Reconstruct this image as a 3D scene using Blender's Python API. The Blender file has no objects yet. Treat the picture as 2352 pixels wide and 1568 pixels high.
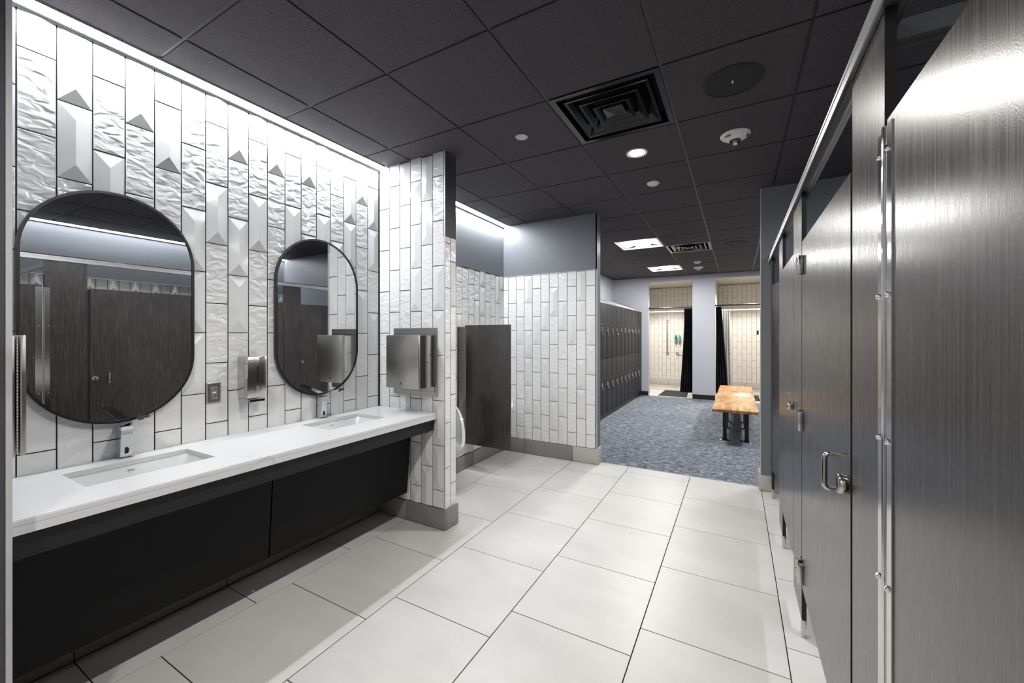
import bpy, bmesh, math, random
from mathutils import Vector, Matrix
from math import pi, sin, cos, radians

C = bpy.context.scene.collection
sc = bpy.context.scene

# ------------------------------------------------------------------ camera, world, exposure
cam_d = bpy.data.cameras.new('camera')
cam = bpy.data.objects.new('camera', cam_d); C.objects.link(cam); sc.camera = cam
cam.location = (2.4886, 0.0, 1.4004)
cam.rotation_euler = (pi/2, 0, 0.5077)
cam_d.sensor_width = 36.0
cam_d.lens = 929.14/2352*36.0
cam_d.shift_y = -(784-769.38)/2352
cam_d.clip_start = 0.02
w = bpy.data.worlds.new('world'); sc.world = w; w.use_nodes = True
w.node_tree.nodes['Background'].inputs[0].default_value = (0.5, 0.53, 0.6, 1)
w.node_tree.nodes['Background'].inputs[1].default_value = 0.02
vs = sc.view_settings
sc.display_settings.display_device = 'sRGB'
vs.view_transform = 'Standard'; vs.look = 'None'; vs.gamma = 1; vs.use_curve_mapping = False
vs.exposure = 0.29
sc.cycles.use_denoising = True
sc.cycles.max_bounces = 10; sc.cycles.diffuse_bounces = 5; sc.cycles.glossy_bounces = 6
sc.cycles.sample_clamp_indirect = 4.0
sc.cycles.caustics_reflective = False; sc.cycles.caustics_refractive = False

LED = 110.0        # emission strength of the linear ceiling lights
DOWN = 104.0       # watts of a recessed downlight
PANEL = 110.0      # emission of the locker room light panels
SHOWER = 230.0
H = 2.723

# ------------------------------------------------------------------ materials
def nt(name):
    m = bpy.data.materials.new(name); m.use_nodes = True
    n = m.node_tree; return m, n, n.nodes['Principled BSDF'], n.nodes, n.links
def lin(c): return tuple(((v/255)/12.92 if v/255 <= .04045 else ((v/255+.055)/1.055)**2.4) for v in c)
def mat(name, col, rough=.5, metal=0, spec=.5, coat=0, bump=0, bscale=40, trans=0, stretch=None):
    m, n, p, N, L = nt(name)
    p.inputs['Base Color'].default_value = (*col, 1)
    p.inputs['Roughness'].default_value = rough; p.inputs['Metallic'].default_value = metal
    p.inputs['Specular IOR Level'].default_value = spec
    p.inputs['Coat Weight'].default_value = coat
    p.inputs['Transmission Weight'].default_value = trans
    tc = N.new('ShaderNodeTexCoord'); no = N.new('ShaderNodeTexNoise')
    no.inputs['Scale'].default_value = bscale; no.inputs['Detail'].default_value = 4
    src = tc.outputs['Object']
    if stretch:
        mp = N.new('ShaderNodeMapping'); mp.inputs['Scale'].default_value = stretch
        L.new(src, mp.inputs[0]); src = mp.outputs[0]
    L.new(src, no.inputs['Vector'])
    # a little tonal variation so nothing is perfectly even
    mx = N.new('ShaderNodeMix'); mx.data_type = 'RGBA'; mx.blend_type = 'MULTIPLY'; mx.inputs[0].default_value = .12
    mx.inputs[6].default_value = (*col, 1); L.new(no.outputs['Fac'], mx.inputs[7]); L.new(mx.outputs[2], p.inputs['Base Color'])
    if bump:
        b = N.new('ShaderNodeBump'); b.inputs['Strength'].default_value = 1; b.inputs['Distance'].default_value = bump
        L.new(no.outputs['Fac'], b.inputs['Height']); L.new(b.outputs[0], p.inputs['Normal'])
    return m
def emis(name, col, s):
    m = bpy.data.materials.new(name); m.use_nodes = True; N = m.node_tree.nodes; N.clear()
    e = N.new('ShaderNodeEmission'); o = N.new('ShaderNodeOutputMaterial')
    e.inputs[0].default_value = (*col, 1); e.inputs[1].default_value = s
    m.node_tree.links.new(e.outputs[0], o.inputs[0]); return m
def ramp(N, pts):
    r = N.new('ShaderNodeValToRGB'); e = r.color_ramp.elements
    while len(e) < len(pts): e.new(.5)
    for k, (pos, c) in enumerate(pts): e[k].position = pos; e[k].color = (*c, 1)
    return r
def objcoord(N, L, scale=(1,1,1), rnd=True, rot=(0,0,0)):
    tc = N.new('ShaderNodeTexCoord'); src = tc.outputs['Object']
    if rnd:
        oi = N.new('ShaderNodeObjectInfo'); mu = N.new('ShaderNodeMath'); mu.operation = 'MULTIPLY'; mu.inputs[1].default_value = 37.0
        L.new(oi.outputs['Random'], mu.inputs[0])
        ad = N.new('ShaderNodeVectorMath'); ad.operation = 'ADD'; L.new(src, ad.inputs[0]); L.new(mu.outputs[0], ad.inputs[1]); src = ad.outputs[0]
    mp = N.new('ShaderNodeMapping'); mp.inputs['Scale'].default_value = scale; mp.inputs['Rotation'].default_value = rot
    L.new(src, mp.inputs[0]); return mp.outputs[0]

M = {}
M['tile'] = mat('ceramic_white', (.83,.835,.84), .10, spec=.55, bump=.0006, bscale=14)
def wavy():
    m, n, p, N, L = nt('ceramic_wavy')
    p.inputs['Base Color'].default_value = (.83,.835,.84,1); p.inputs['Roughness'].default_value = .10
    v = objcoord(N, L, (9, 9, 15), rot=(0, .45, 0))
    a = N.new('ShaderNodeTexNoise'); a.inputs['Scale'].default_value = 1.9; a.inputs['Detail'].default_value = 1.6; a.inputs['Roughness'].default_value = .4; a.inputs['Distortion'].default_value = .7
    L.new(v, a.inputs['Vector'])
    b = N.new('ShaderNodeBump'); b.inputs['Strength'].default_value = 1; b.inputs['Distance'].default_value = .0075
    L.new(a.outputs['Fac'], b.inputs['Height']); L.new(b.outputs[0], p.inputs['Normal']); return m
M['wavy'] = wavy()
M['tile_warm'] = mat('ceramic_shower', (.70,.68,.64), .12, bump=.0008, bscale=12)
M['grout'] = mat('grout_dark', (.012,.012,.013), .9)
M['grout_warm'] = mat('grout_grey', (.12,.11,.10), .9)
def floor_tile(name, base, dark, rough):
    m, n, p, N, L = nt(name)
    v = objcoord(N, L, (1.0,1.6,1.0))
    a = N.new('ShaderNodeTexNoise'); a.inputs['Scale'].default_value = 2.6; a.inputs['Detail'].default_value = 6; a.inputs['Roughness'].default_value = .52; a.inputs['Distortion'].default_value = .25
    L.new(v, a.inputs['Vector'])
    r = ramp(N, [(.25, dark), (.7, base)]); L.new(a.outputs['Fac'], r.inputs[0]); L.new(r.outputs[0], p.inputs['Base Color'])
    f = N.new('ShaderNodeTexNoise'); f.inputs['Scale'].default_value = 60; f.inputs['Detail'].default_value = 5; L.new(v, f.inputs['Vector'])
    rr = ramp(N, [(.3, (rough-.02,)*3), (.7, (rough+.02,)*3)]); L.new(a.outputs['Fac'], rr.inputs[0]); L.new(rr.outputs[0], p.inputs['Roughness'])
    b = N.new('ShaderNodeBump'); b.inputs['Distance'].default_value = .0003; L.new(f.outputs['Fac'], b.inputs['Height']); L.new(b.outputs[0], p.inputs['Normal'])
    return m
M['floor'] = floor_tile('porcelain_floor', (.60,.595,.58), (.515,.51,.495), .36)
M['base'] = floor_tile('porcelain_base', (.27,.265,.255), (.22,.215,.205), .40)
M['base_pale'] = floor_tile('porcelain_base_pale', (.50,.49,.46), (.43,.42,.40), .42)
M['gloom'] = mat('ceiling_plenum', (.004,.004,.004), .95)
def ceil_mat():
    m, n, p, N, L = nt('ceiling_black')
    v = objcoord(N, L, (1,1,1))
    a = N.new('ShaderNodeTexNoise'); a.inputs['Scale'].default_value = 260; a.inputs['Detail'].default_value = 3; L.new(v, a.inputs['Vector'])
    r = ramp(N, [(.35, (.033,.029,.033)), (.65, (.080,.071,.079))]); L.new(a.outputs['Fac'], r.inputs[0]); L.new(r.outputs[0], p.inputs['Base Color'])
    p.inputs['Roughness'].default_value = .8; p.inputs['Specular IOR Level'].default_value = .3
    b = N.new('ShaderNodeBump'); b.inputs['Distance'].default_value = .0008; L.new(a.outputs['Fac'], b.inputs['Height']); L.new(b.outputs[0], p.inputs['Normal'])
    return m
M['ceil'] = ceil_mat()
M['tee'] = mat('grid_black', (.02,.02,.021), .38)
M['paint'] = mat('paint_grey', (.175,.185,.205), .42, bump=.0002, bscale=300)
M['paint_dark'] = mat('paint_charcoal', (.06,.06,.07), .5, bump=.0002, bscale=300)
M['paint_pale'] = mat('paint_pale', (.52,.54,.60), .5, bump=.0002, bscale=300)
M['plaster'] = mat('plaster_warm', (.50,.47,.42), .7)
def lam(name, c0, c1, rough=.33, axis=(230,230,2.6), spec=.8):
    m, n, p, N, L = nt(name)
    v = objcoord(N, L, axis, rnd=False)
    a = N.new('ShaderNodeTexNoise'); a.inputs['Scale'].default_value = 1.0; a.inputs['Detail'].default_value = 6; a.inputs['Roughness'].default_value = .7
    L.new(v, a.inputs['Vector'])
    r = ramp(N, [(.34, c0), (.52, tuple(x*.6+y*.4 for x, y in zip(c0, c1))), (.72, c1)]); L.new(a.outputs['Fac'], r.inputs[0]); L.new(r.outputs[0], p.inputs['Base Color'])
    p.inputs['Specular IOR Level'].default_value = spec
    rg = ramp(N, [(.36, (rough-.015,)*3), (.66, (rough+.045,)*3)]); L.new(a.outputs['Fac'], rg.inputs[0]); L.new(rg.outputs[0], p.inputs['Roughness'])
    f = N.new('ShaderNodeTexNoise'); f.inputs['Scale'].default_value = 420; f.inputs['Detail'].default_value = 2
    tc = N.new('ShaderNodeTexCoord'); L.new(tc.outputs['Object'], f.inputs['Vector'])
    b = N.new('ShaderNodeBump'); b.inputs['Distance'].default_value = .0001; L.new(f.outputs['Fac'], b.inputs['Height']); L.new(b.outputs[0], p.inputs['Normal'])
    return m
M['lam'] = lam('laminate_dark', (.008,.0068,.0063), (.046,.039,.0365), .25)
M['lam_h'] = lam('laminate_black', (.006,.0055,.006), (.014,.013,.0135), .5, axis=(60,2,60), spec=.4)
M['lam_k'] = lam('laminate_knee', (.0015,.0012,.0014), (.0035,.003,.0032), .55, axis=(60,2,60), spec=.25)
M['core'] = mat('phenolic_core', (.006,.006,.006), .7)
M['steel'] = mat('stainless', (.62,.60,.57), .15, 1, bump=.00003, bscale=6, stretch=(2,2,90))
M['steel_b'] = mat('stainless_brushed', (.50,.49,.465), .30, 1, bump=.0001, bscale=8, stretch=(40,40,4))
M['chrome'] = mat('chrome', (.86,.87,.89), .05, 1)
M['alu'] = mat('aluminium', (.62,.63,.64), .35, 1)
M['alu_pale'] = mat('aluminium_pale', (.60,.60,.61), .45, .3)
M['mirror'] = mat('mirror_glass', (.93,.935,.94), .0, 1); 
M['black'] = mat('black_satin', (.008,.008,.009), .35)
M['blackg'] = mat('black_gloss', (.004,.004,.0045), .16, spec=.35)
M['rubber'] = mat('black_rubber', (.006,.006,.006), .7, bump=.001, bscale=80)
M['white'] = mat('white_plastic', (.92,.92,.91), .35)
M['greyp'] = mat('grey_plastic', (.22,.22,.23), .4)
M['china'] = mat('vitreous_china', (.66,.67,.67), .07, coat=.3)
M['red'] = mat('red_print', (.30,.005,.01), .6)
M['locker'] = mat('locker_charcoal', (.020,.019,.020), .5, spec=.3, bump=.0001, bscale=200)
M['lockertop'] = mat('locker_top_grey', (.50,.50,.50), .5)
M['clear'] = mat('clear_lens', (.95,.95,.95), .05, trans=1.0)
M['green'] = mat('green_liquid', (.0,.22,.13), .15)
M['teal'] = mat('teal_liquid', (.06,.36,.33), .15)
M['curtain'] = mat('curtain_black', (.010,.010,.014), .40)
M['liner'] = mat('curtain_white', (.68,.70,.70), .5)
M['led'] = emis('led_diffuser', (.94,.97,1.0), LED)
M['bulb'] = emis('downlight_lens', (1.0,.97,.92), 14)
M['bulb_w'] = emis('shower_lens', (1.0,.93,.82), 20)
M['basket'] = emis('panel_basket', (1.0,.98,.95), PANEL)
M['wing'] = mat('panel_wing', (.35,.35,.35), .5)
def quartz():
    m, n, p, N, L = nt('quartz_white')
    v = objcoord(N, L, (1,1,1), rnd=False, rot=(0,0,.5))
    a = N.new('ShaderNodeTexNoise'); a.inputs['Scale'].default_value = 2.2; a.inputs['Detail'].default_value = 5; a.inputs['Distortion'].default_value = 1.2; L.new(v, a.inputs['Vector'])
    s = N.new('ShaderNodeMath'); s.operation = 'SUBTRACT'; s.inputs[1].default_value = .5; L.new(a.outputs['Fac'], s.inputs[0])
    ab = N.new('ShaderNodeMath'); ab.operation = 'ABSOLUTE'; L.new(s.outputs[0], ab.inputs[0])
    r = ramp(N, [(0.0, (.42,.42,.43)), (.007, (.575,.58,.585)), (.03, (.64,.645,.65))]); L.new(ab.outputs[0], r.inputs[0])
    g = N.new('ShaderNodeTexNoise'); g.inputs['Scale'].default_value = 1.5; L.new(v, g.inputs['Vector'])
    mk = ramp(N, [(.5, (0,0,0)), (.62, (1,1,1))]); L.new(g.outputs['Fac'], mk.inputs[0])
    mx = N.new('ShaderNodeMix'); mx.data_type = 'RGBA'; L.new(mk.outputs[0], mx.inputs[0]); mx.inputs[6].default_value = (.64,.645,.65,1); L.new(r.outputs[0], mx.inputs[7])
    L.new(mx.outputs[2], p.inputs['Base Color']); p.inputs['Roughness'].default_value = .16; return m
M['quartz'] = quartz()
def carpet():
    m, n, p, N, L = nt('carpet_tile')
    v = objcoord(N, L, (1,1,1), rnd=False)
    f = N.new('ShaderNodeTexNoise'); f.inputs['Scale'].default_value = 1; f.inputs['Detail'].default_value = 6; f.inputs['Roughness'].default_value = .75
    mp = N.new('ShaderNodeMapping'); mp.inputs['Scale'].default_value = (9,55,1); L.new(v, mp.inputs[0]); L.new(mp.outputs[0], f.inputs['Vector'])
    base = ramp(N, [(.36, (.045,.052,.07)), (.5, (.155,.172,.205)), (.62, (.40,.43,.48))]); L.new(f.outputs['Fac'], base.inputs[0])
    vo = N.new('ShaderNodeTexVoronoi'); vo.feature = 'DISTANCE_TO_EDGE'; vo.inputs['Scale'].default_value = 13; L.new(v, vo.inputs['Vector'])
    ln = ramp(N, [(.015, (.25,.25,.3)), (.05, (1,1,1))]); L.new(vo.outputs['Distance'], ln.inputs[0])
    v2 = N.new('ShaderNodeTexVoronoi'); v2.feature = 'F1'; v2.inputs['Scale'].default_value = 14; L.new(v, v2.inputs['Vector'])
    sp = N.new('ShaderNodeSeparateColor'); L.new(v2.outputs['Color'], sp.inputs[0])
    sh = ramp(N, [(.90, (0,0,0)), (.92, (1,1,1))]); L.new(sp.outputs[0], sh.inputs[0])
    sd = ramp(N, [(.28, (1,1,1)), (.34, (0,0,0))]); L.new(v2.outputs['Distance'], sd.inputs[0])
    mm = N.new('ShaderNodeMath'); mm.operation = 'MULTIPLY'; L.new(sh.outputs[0], mm.inputs[0]); L.new(sd.outputs[0], mm.inputs[1])
    m1 = N.new('ShaderNodeMix'); m1.data_type = 'RGBA'; m1.blend_type = 'MULTIPLY'; m1.inputs[0].default_value = .75; L.new(base.outputs[0], m1.inputs[6]); L.new(ln.outputs[0], m1.inputs[7])
    m2 = N.new('ShaderNodeMix'); m2.data_type = 'RGBA'; L.new(mm.outputs[0], m2.inputs[0]); L.new(m1.outputs[2], m2.inputs[6]); m2.inputs[7].default_value = (.29,.315,.36,1)
    L.new(m2.outputs[2], p.inputs['Base Color']); p.inputs['Roughness'].default_value = .95; p.inputs['Specular IOR Level'].default_value = .15
    b = N.new('ShaderNodeBump'); b.inputs['Distance'].default_value = .003; L.new(f.outputs['Fac'], b.inputs['Height']); L.new(b.outputs[0], p.inputs['Normal'])
    return m
M['carpet'] = carpet()
def butcher():
    m, n, p, N, L = nt('butcher_block')
    v = objcoord(N, L, (1,1,1), rnd=True, rot=(0,0,pi/2))
    br = N.new('ShaderNodeTexBrick'); br.inputs['Color1'].default_value = (.34,.14,.035,1); br.inputs['Color2'].default_value = (.64,.37,.13,1)
    br.inputs['Mortar'].default_value = (.40,.2,.07,1); br.inputs['Scale'].default_value = 1; br.inputs['Mortar Size'].default_value = .0008
    br.inputs['Brick Width'].default_value = .21; br.inputs['Row Height'].default_value = .042; br.offset = .37
    L.new(v, br.inputs['Vector'])
    no = N.new('ShaderNodeTexNoise'); no.inputs['Scale'].default_value = 1; no.inputs['Detail'].default_value = 5
    mp = N.new('ShaderNodeMapping'); mp.inputs['Scale'].default_value = (8,120,8); L.new(v, mp.inputs[0]); L.new(mp.outputs[0], no.inputs['Vector'])
    r = ramp(N, [(.3, (.72,.68,.62)), (.7, (1,1,1))]); L.new(no.outputs['Fac'], r.inputs[0])
    mx = N.new('ShaderNodeMix'); mx.data_type = 'RGBA'; mx.blend_type = 'MULTIPLY'; mx.inputs[0].default_value = 1; L.new(br.outputs['Color'], mx.inputs[6]); L.new(r.outputs[0], mx.inputs[7])
    L.new(mx.outputs[2], p.inputs['Base Color']); p.inputs['Roughness'].default_value = .42; return m
M['wood'] = butcher()
def mosaic():
    m, n, p, N, L = nt('shower_mosaic')
    v = objcoord(N, L, (1,1,1), rnd=False)
    br = N.new('ShaderNodeTexBrick'); br.inputs['Color1'].default_value = (.60,.56,.50,1); br.inputs['Color2'].default_value = (.68,.64,.58,1)
    br.inputs['Mortar'].default_value = (.2,.18,.16,1); br.inputs['Scale'].default_value = 1; br.inputs['Mortar Size'].default_value = .003
    br.inputs['Brick Width'].default_value = .052; br.inputs['Row Height'].default_value = .052; br.offset = 0
    L.new(v, br.inputs['Vector']); L.new(br.outputs['Color'], p.inputs['Base Color']); p.inputs['Roughness'].default_value = .35
    b = N.new('ShaderNodeBump'); b.inputs['Distance'].default_value = .001; b.invert = True; L.new(br.outputs['Fac'], b.inputs['Height']); L.new(b.outputs[0], p.inputs['Normal']); return m
M['mosaic'] = mosaic()

# ------------------------------------------------------------------ mesh helpers (world coordinates; obj() moves them into the parent's frame)
def bm_new(): return bmesh.new()
def add_box(bm, x0, x1, y0, y1, z0, z1, bev=0):
    vs_ = [bm.verts.new((x, y, z)) for x in (x0, x1) for y in (y0, y1) for z in (z0, z1)]
    f = [(0,1,3,2),(4,6,7,5),(0,4,5,1),(2,3,7,6),(0,2,6,4),(1,5,7,3)]
    fs = [bm.faces.new([vs_[i] for i in q]) for q in f]
    if bev:
        es = list({e for g in fs for e in g.edges})
        bmesh.ops.bevel(bm, geom=es, offset=bev, segments=2, affect='EDGES', profile=.5)
    return vs_
def add_prism(bm, pts, axis, a, b):
    """polygon pts (2D) extruded along axis from a to b; axis x: pts=(y,z); y: (x,z); z: (x,y)"""
    def P(p, t): return {'x': (t, p[0], p[1]), 'y': (p[0], t, p[1]), 'z': (p[0], p[1], t)}[axis]
    A = [bm.verts.new(P(p, a)) for p in pts]; B = [bm.verts.new(P(p, b)) for p in pts]
    n = len(pts)
    bm.faces.new(A[::-1]); bm.faces.new(B)
    for i in range(n): bm.faces.new((A[i], A[(i+1) % n], B[(i+1) % n], B[i]))
def add_lathe(bm, prof, c, axis='z', seg=32):
    """prof: list of (r, h) along axis from centre c"""
    rings = []
    for r, h in prof:
        ring = []
        for k in range(seg if r > 1e-6 else 1):
            t = 2*pi*k/seg; a, b = r*cos(t), r*sin(t)
            p = {'z': (a, b, h), 'x': (h, a, b), 'y': (a, h, b)}[axis]
            ring.append(bm.verts.new((c[0]+p[0], c[1]+p[1], c[2]+p[2])))
        rings.append(ring)
    for A, B in zip(rings, rings[1:]):
        n = max(len(A), len(B))
        for k in range(n):
            k2 = (k+1) % n
            if len(A) == 1 and len(B) == 1: continue
            if len(A) == 1: bm.faces.new((A[0], B[k], B[k2]))
            elif len(B) == 1: bm.faces.new((A[k], A[k2], B[0]))
            else: bm.faces.new((A[k], A[k2], B[k2], B[k]))
def add_tube(bm, pts, r, seg=12, caps=True):
    pts = [Vector(p) for p in pts]; rings = []; up = None
    for i, p in enumerate(pts):
        d = (pts[min(i+1, len(pts)-1)] - pts[max(i-1, 0)]).normalized()
        if up is None:
            up = Vector((0,0,1)) if abs(d.z) < .9 else Vector((1,0,0))
        s = d.cross(up).normalized(); up = s.cross(d).normalized()
        rings.append([bm.verts.new(p + r*(cos(2*pi*k/seg)*s + sin(2*pi*k/seg)*up)) for k in range(seg)])
    for A, B in zip(rings, rings[1:]):
        for k in range(seg): bm.faces.new((A[k], A[(k+1) % seg], B[(k+1) % seg], B[k]))
    if caps: bm.faces.new(rings[0][::-1]); bm.faces.new(rings[-1])
def wloc(o):
    p = Vector((0,0,0))
    while o is not None: p = p + Vector(o.location); o = o.parent
    return p
def obj(name, bm, m, parent=None, smooth=False, origin=None):
    bmesh.ops.recalc_face_normals(bm, faces=bm.faces)
    org = Vector(origin) if origin is not None else (wloc(parent) if parent else Vector((0,0,0)))
    bmesh.ops.translate(bm, verts=bm.verts, vec=-org)
    me = bpy.data.meshes.new(name); bm.to_mesh(me); bm.free()
    if isinstance(m, (list, tuple)):
        for q in m: me.materials.append(q)
    else: me.materials.append(m)
    if smooth:
        for p in me.polygons: p.use_smooth = True
        try: me.set_sharp_from_angle(angle=radians(38))
        except Exception: pass
    o = bpy.data.objects.new(name, me); C.objects.link(o)
    if parent: o.parent = parent; o.location = org - wloc(parent)
    else: o.location = org
    return o
def tag(o, label, cat, group=None, kind=None):
    if label: o['label'] = label
    if cat: o['category'] = cat
    if group: o['group'] = group
    if kind: o['kind'] = kind
    return o
def thing(name, label, cat, loc, group=None):
    o = bpy.data.objects.new(name, None); C.objects.link(o); o.location = loc; o.empty_display_size = .05
    return tag(o, label, cat, group)
def box(name, m, parent, x0, x1, y0, y1, z0, z1, bev=0, smooth=False):
    b = bm_new(); add_box(b, x0, x1, y0, y1, z0, z1, bev); return obj(name, b, m, parent, smooth or bev > 0)
def struct(name, label=None, m=None, bm=None, loc=(0,0,0)):
    if bm is None:
        o = bpy.data.objects.new(name, None); C.objects.link(o); o.location = loc
    else: o = obj(name, bm, m)
    o['kind'] = 'structure'
    if label: o['label'] = label
    return o
def sbox(name, m, label, *b):
    bm = bm_new(); add_box(bm, *b); return struct(name, label, m, bm)
def copy_tree(o, parent=None):
    c = o.copy(); C.objects.link(c); c.parent = parent
    for ch in list(o.children): copy_tree(ch, c)
    return c
def lit(name, kind, loc, energy, col=(1,.96,.9), rot=(0,0,0), **kw):
    d = bpy.data.lights.new(name, kind); d.energy = energy; d.color = col
    for k, v in kw.items(): setattr(d, k, v)
    o = bpy.data.objects.new(name, d); C.objects.link(o); o.location = loc; o.rotation_euler = rot; return o

# ------------------------------------------------------------------ wall tiles
TW, TH, G = .1088, .3257, .0046
_tc = {}
def tile_mesh(kind, W, lo, hi, warm=False):
    """tile of full height TH clipped to lo..hi; x 0..W, outward = -y, z measured from the tile's own bottom"""
    key = (kind, round(W, 4), round(lo, 3), round(hi, 3), warm)
    if key in _tc: return _tc[key]
    bm = bm_new(); Hh = TH-G; d = .008
    if kind == 'P':
        e = .0062; r = .0165; a = W*.62
        B = [bm.verts.new(p) for p in ((0,0,0),(W,0,0),(W,0,Hh),(0,0,Hh))]
        F = [bm.verts.new(p) for p in ((0,-e,0),(W,-e,0),(W,-e,Hh),(0,-e,Hh))]
        f0 = .003
        I = [bm.verts.new(p) for p in ((f0,-e-.0006,f0),(W-f0,-e-.0006,f0),(W-f0,-e-.0006,Hh-f0),(f0,-e-.0006,Hh-f0))]
        R = [bm.verts.new((W/2,-r,a)), bm.verts.new((W/2,-r,Hh-a))]
        for k in range(4):
            bm.faces.new((B[k], B[(k+1)%4], F[(k+1)%4], F[k])); bm.faces.new((F[k], F[(k+1)%4], I[(k+1)%4], I[k]))
        bm.faces.new((I[0], I[1], R[0])); bm.faces.new((I[2], I[3], R[1]))
        bm.faces.new((I[1], I[2], R[1], R[0])); bm.faces.new((I[3], I[0], R[0], R[1]))
        bm.faces.new(B[::-1])
    else:
        c = .0022
        B = [bm.verts.new(p) for p in ((0,0,0),(W,0,0),(W,0,Hh),(0,0,Hh))]
        F = [bm.verts.new(p) for p in ((0,-d+c,0),(W,-d+c,0),(W,-d+c,Hh),(0,-d+c,Hh))]
        I = [bm.verts.new(p) for p in ((c,-d,c),(W-c,-d,c),(W-c,-d,Hh-c),(c,-d,Hh-c))]
        for k in range(4):
            bm.faces.new((B[k], B[(k+1)%4], F[(k+1)%4], F[k])); bm.faces.new((F[k], F[(k+1)%4], I[(k+1)%4], I[k]))
        bm.faces.new(I); bm.faces.new(B[::-1])
    for z, s in ((lo, -1), (hi, 1)):
        if (s < 0 and lo > 1e-4) or (s > 0 and hi < Hh-1e-4):
            r_ = bmesh.ops.bisect_plane(bm, geom=bm.verts[:]+bm.edges[:]+bm.faces[:], plane_co=(0,0,z), plane_no=(0,0,s), clear_outer=True)
            ed = [g for g in r_['geom_cut'] if isinstance(g, bmesh.types.BMEdge)]
            if ed:
                try: bmesh.ops.contextual_create(bm, geom=ed)
                except Exception: pass
    bmesh.ops.translate(bm, verts=bm.verts, vec=(0,.0045,0))      # bedded in the wall so the dark joints stay shallow
    bmesh.ops.recalc_face_normals(bm, faces=bm.faces)
    me = bpy.data.meshes.new('tile'); bm.to_mesh(me); bm.free()
    me.materials.append(M['tile_warm'] if warm else (M['wavy'] if kind == 'W' else M['tile']))
    _tc[key] = me; return me
rnd = random.Random(7)
def tile_field(parent, ox, oy, rot, n, pitch, z0, z1, joint_a, joint_b, types=None, total=None, warm=False, start=0.0, pw=.42, d=0):
    """columns along local x from (ox,oy); joint_a / joint_b: height of one joint in even / odd columns; total: field width (last column cut)"""
    base = wloc(parent)
    for i in range(n):
        x0 = start + i*pitch; Wd = pitch - G
        if total is not None and x0 + Wd > total: Wd = total - x0 - G/2
        if Wd < .012: continue
        j = joint_a if i % 2 == 0 else joint_b
        k = math.ceil((z1 - j)/TH); zt = j + k*TH     # top joint >= z1
        row = 0
        while zt > z0 + .004:
            zb = zt - TH
            lo = max(z0 - zb, 0) if z0 > zb else 0
            hi = (z1 - zb) if z1 < zt else TH - G
            hi = min(hi, TH-G)
            if hi - lo > .008:
                t = None
                if types and i < len(types) and row < len(types[i]): t = types[i][row]
                if t is None: t = 'P' if rnd.random() < pw else 'W'
                me = tile_mesh(t, round(Wd, 4), lo, hi, warm)
                o = bpy.data.objects.new('tile', me); C.objects.link(o); o.parent = parent
                wx = ox + (x0 + G/2)*cos(rot); wy = oy + (x0 + G/2)*sin(rot)
                o.location = (wx - base.x, wy - base.y, zb + G/2 - base.z)
                o.rotation_euler = (0, 0, rot)
            row += 1; zt = zb

# ------------------------------------------------------------------ SETTING
Y_PART, XE = 2.297, .661
# left (sink) wall
b = bm_new(); add_box(b, -.2, -.008, .17, 2.44, 0, 2.9); 
wl = struct('wall_left', 'tall white ceramic tiled wall behind the sinks, washed by ceiling light', M['grout'], b)
types = ['PWWPWW','PPWWPW','WWPWPW','PWWWPW','WPWPWW','WWPPPW','PWPWWW','PWPPWP','PWPWWW','PWWWWP','WWPWPW','PWPWWP','PWPWWP','WWPWPP','WPPPWW','PWWPWP','WPPWPW']
types = [list(t) for t in types]
tile_field(wl, -.008, .445-TW, pi/2, 18, .10900, .15, 2.70, 2.391-TH*0, 2.551, types=[None or [None]*9]+types)
box('tile', M['base'], wl, -.008, .004, .32, .603-.002, .004, .145, .0015)
for k in range(3):
    box('tile', M['base'], wl, -.008, .004, .603+.5963*k+.002, min(.603+.5963*(k+1)-.002, 2.295), .004, .145, .0015)
# wall behind the urinals
b = bm_new(); add_box(b, -.2, -.008, 2.44, 4.265, 0, 2.9)
wu = struct('wall_urinal', 'tiled wall behind the urinals with grey paint above the tile', M['grout'], b)
box('upper_panel', M['paint'], wu, -.012, -.003, 2.44, 4.265, 2.112, 2.71)
tile_field(wu, -.008, 2.44, pi/2, 17, .10900, .15, 2.106, 1.943, 1.78, total=1.825)
for y0, y1 in ((2.46, 2.985), (2.985, 3.585), (3.585, 4.18), (4.18, 4.262)):
    box('tile', M['base'], wu, -.008, .004, y0+.002, y1-.002, .004, .145, .0015)
# near-left return wall carrying a towel cabinet
b = bm_new(); add_box(b, -.2, XE, .16, .306, 0, 2.9)
wn = struct('wall_near_left', 'short return wall at the left picture edge with a pale metal corner', M['paint_dark'], b)
box('corner_trim', M['alu_pale'], wn, XE-.012, XE+.002, .3065, .319, 0, H)
box('upper_panel', M['paint_dark'], wn, -.008, XE-.012, .306, .3085, 2.69, 2.72)
tile_field(wn, XE-.012, .3085, pi, 7, .1090, .15, 2.70, 1.414, 1.577, total=.648)
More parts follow.
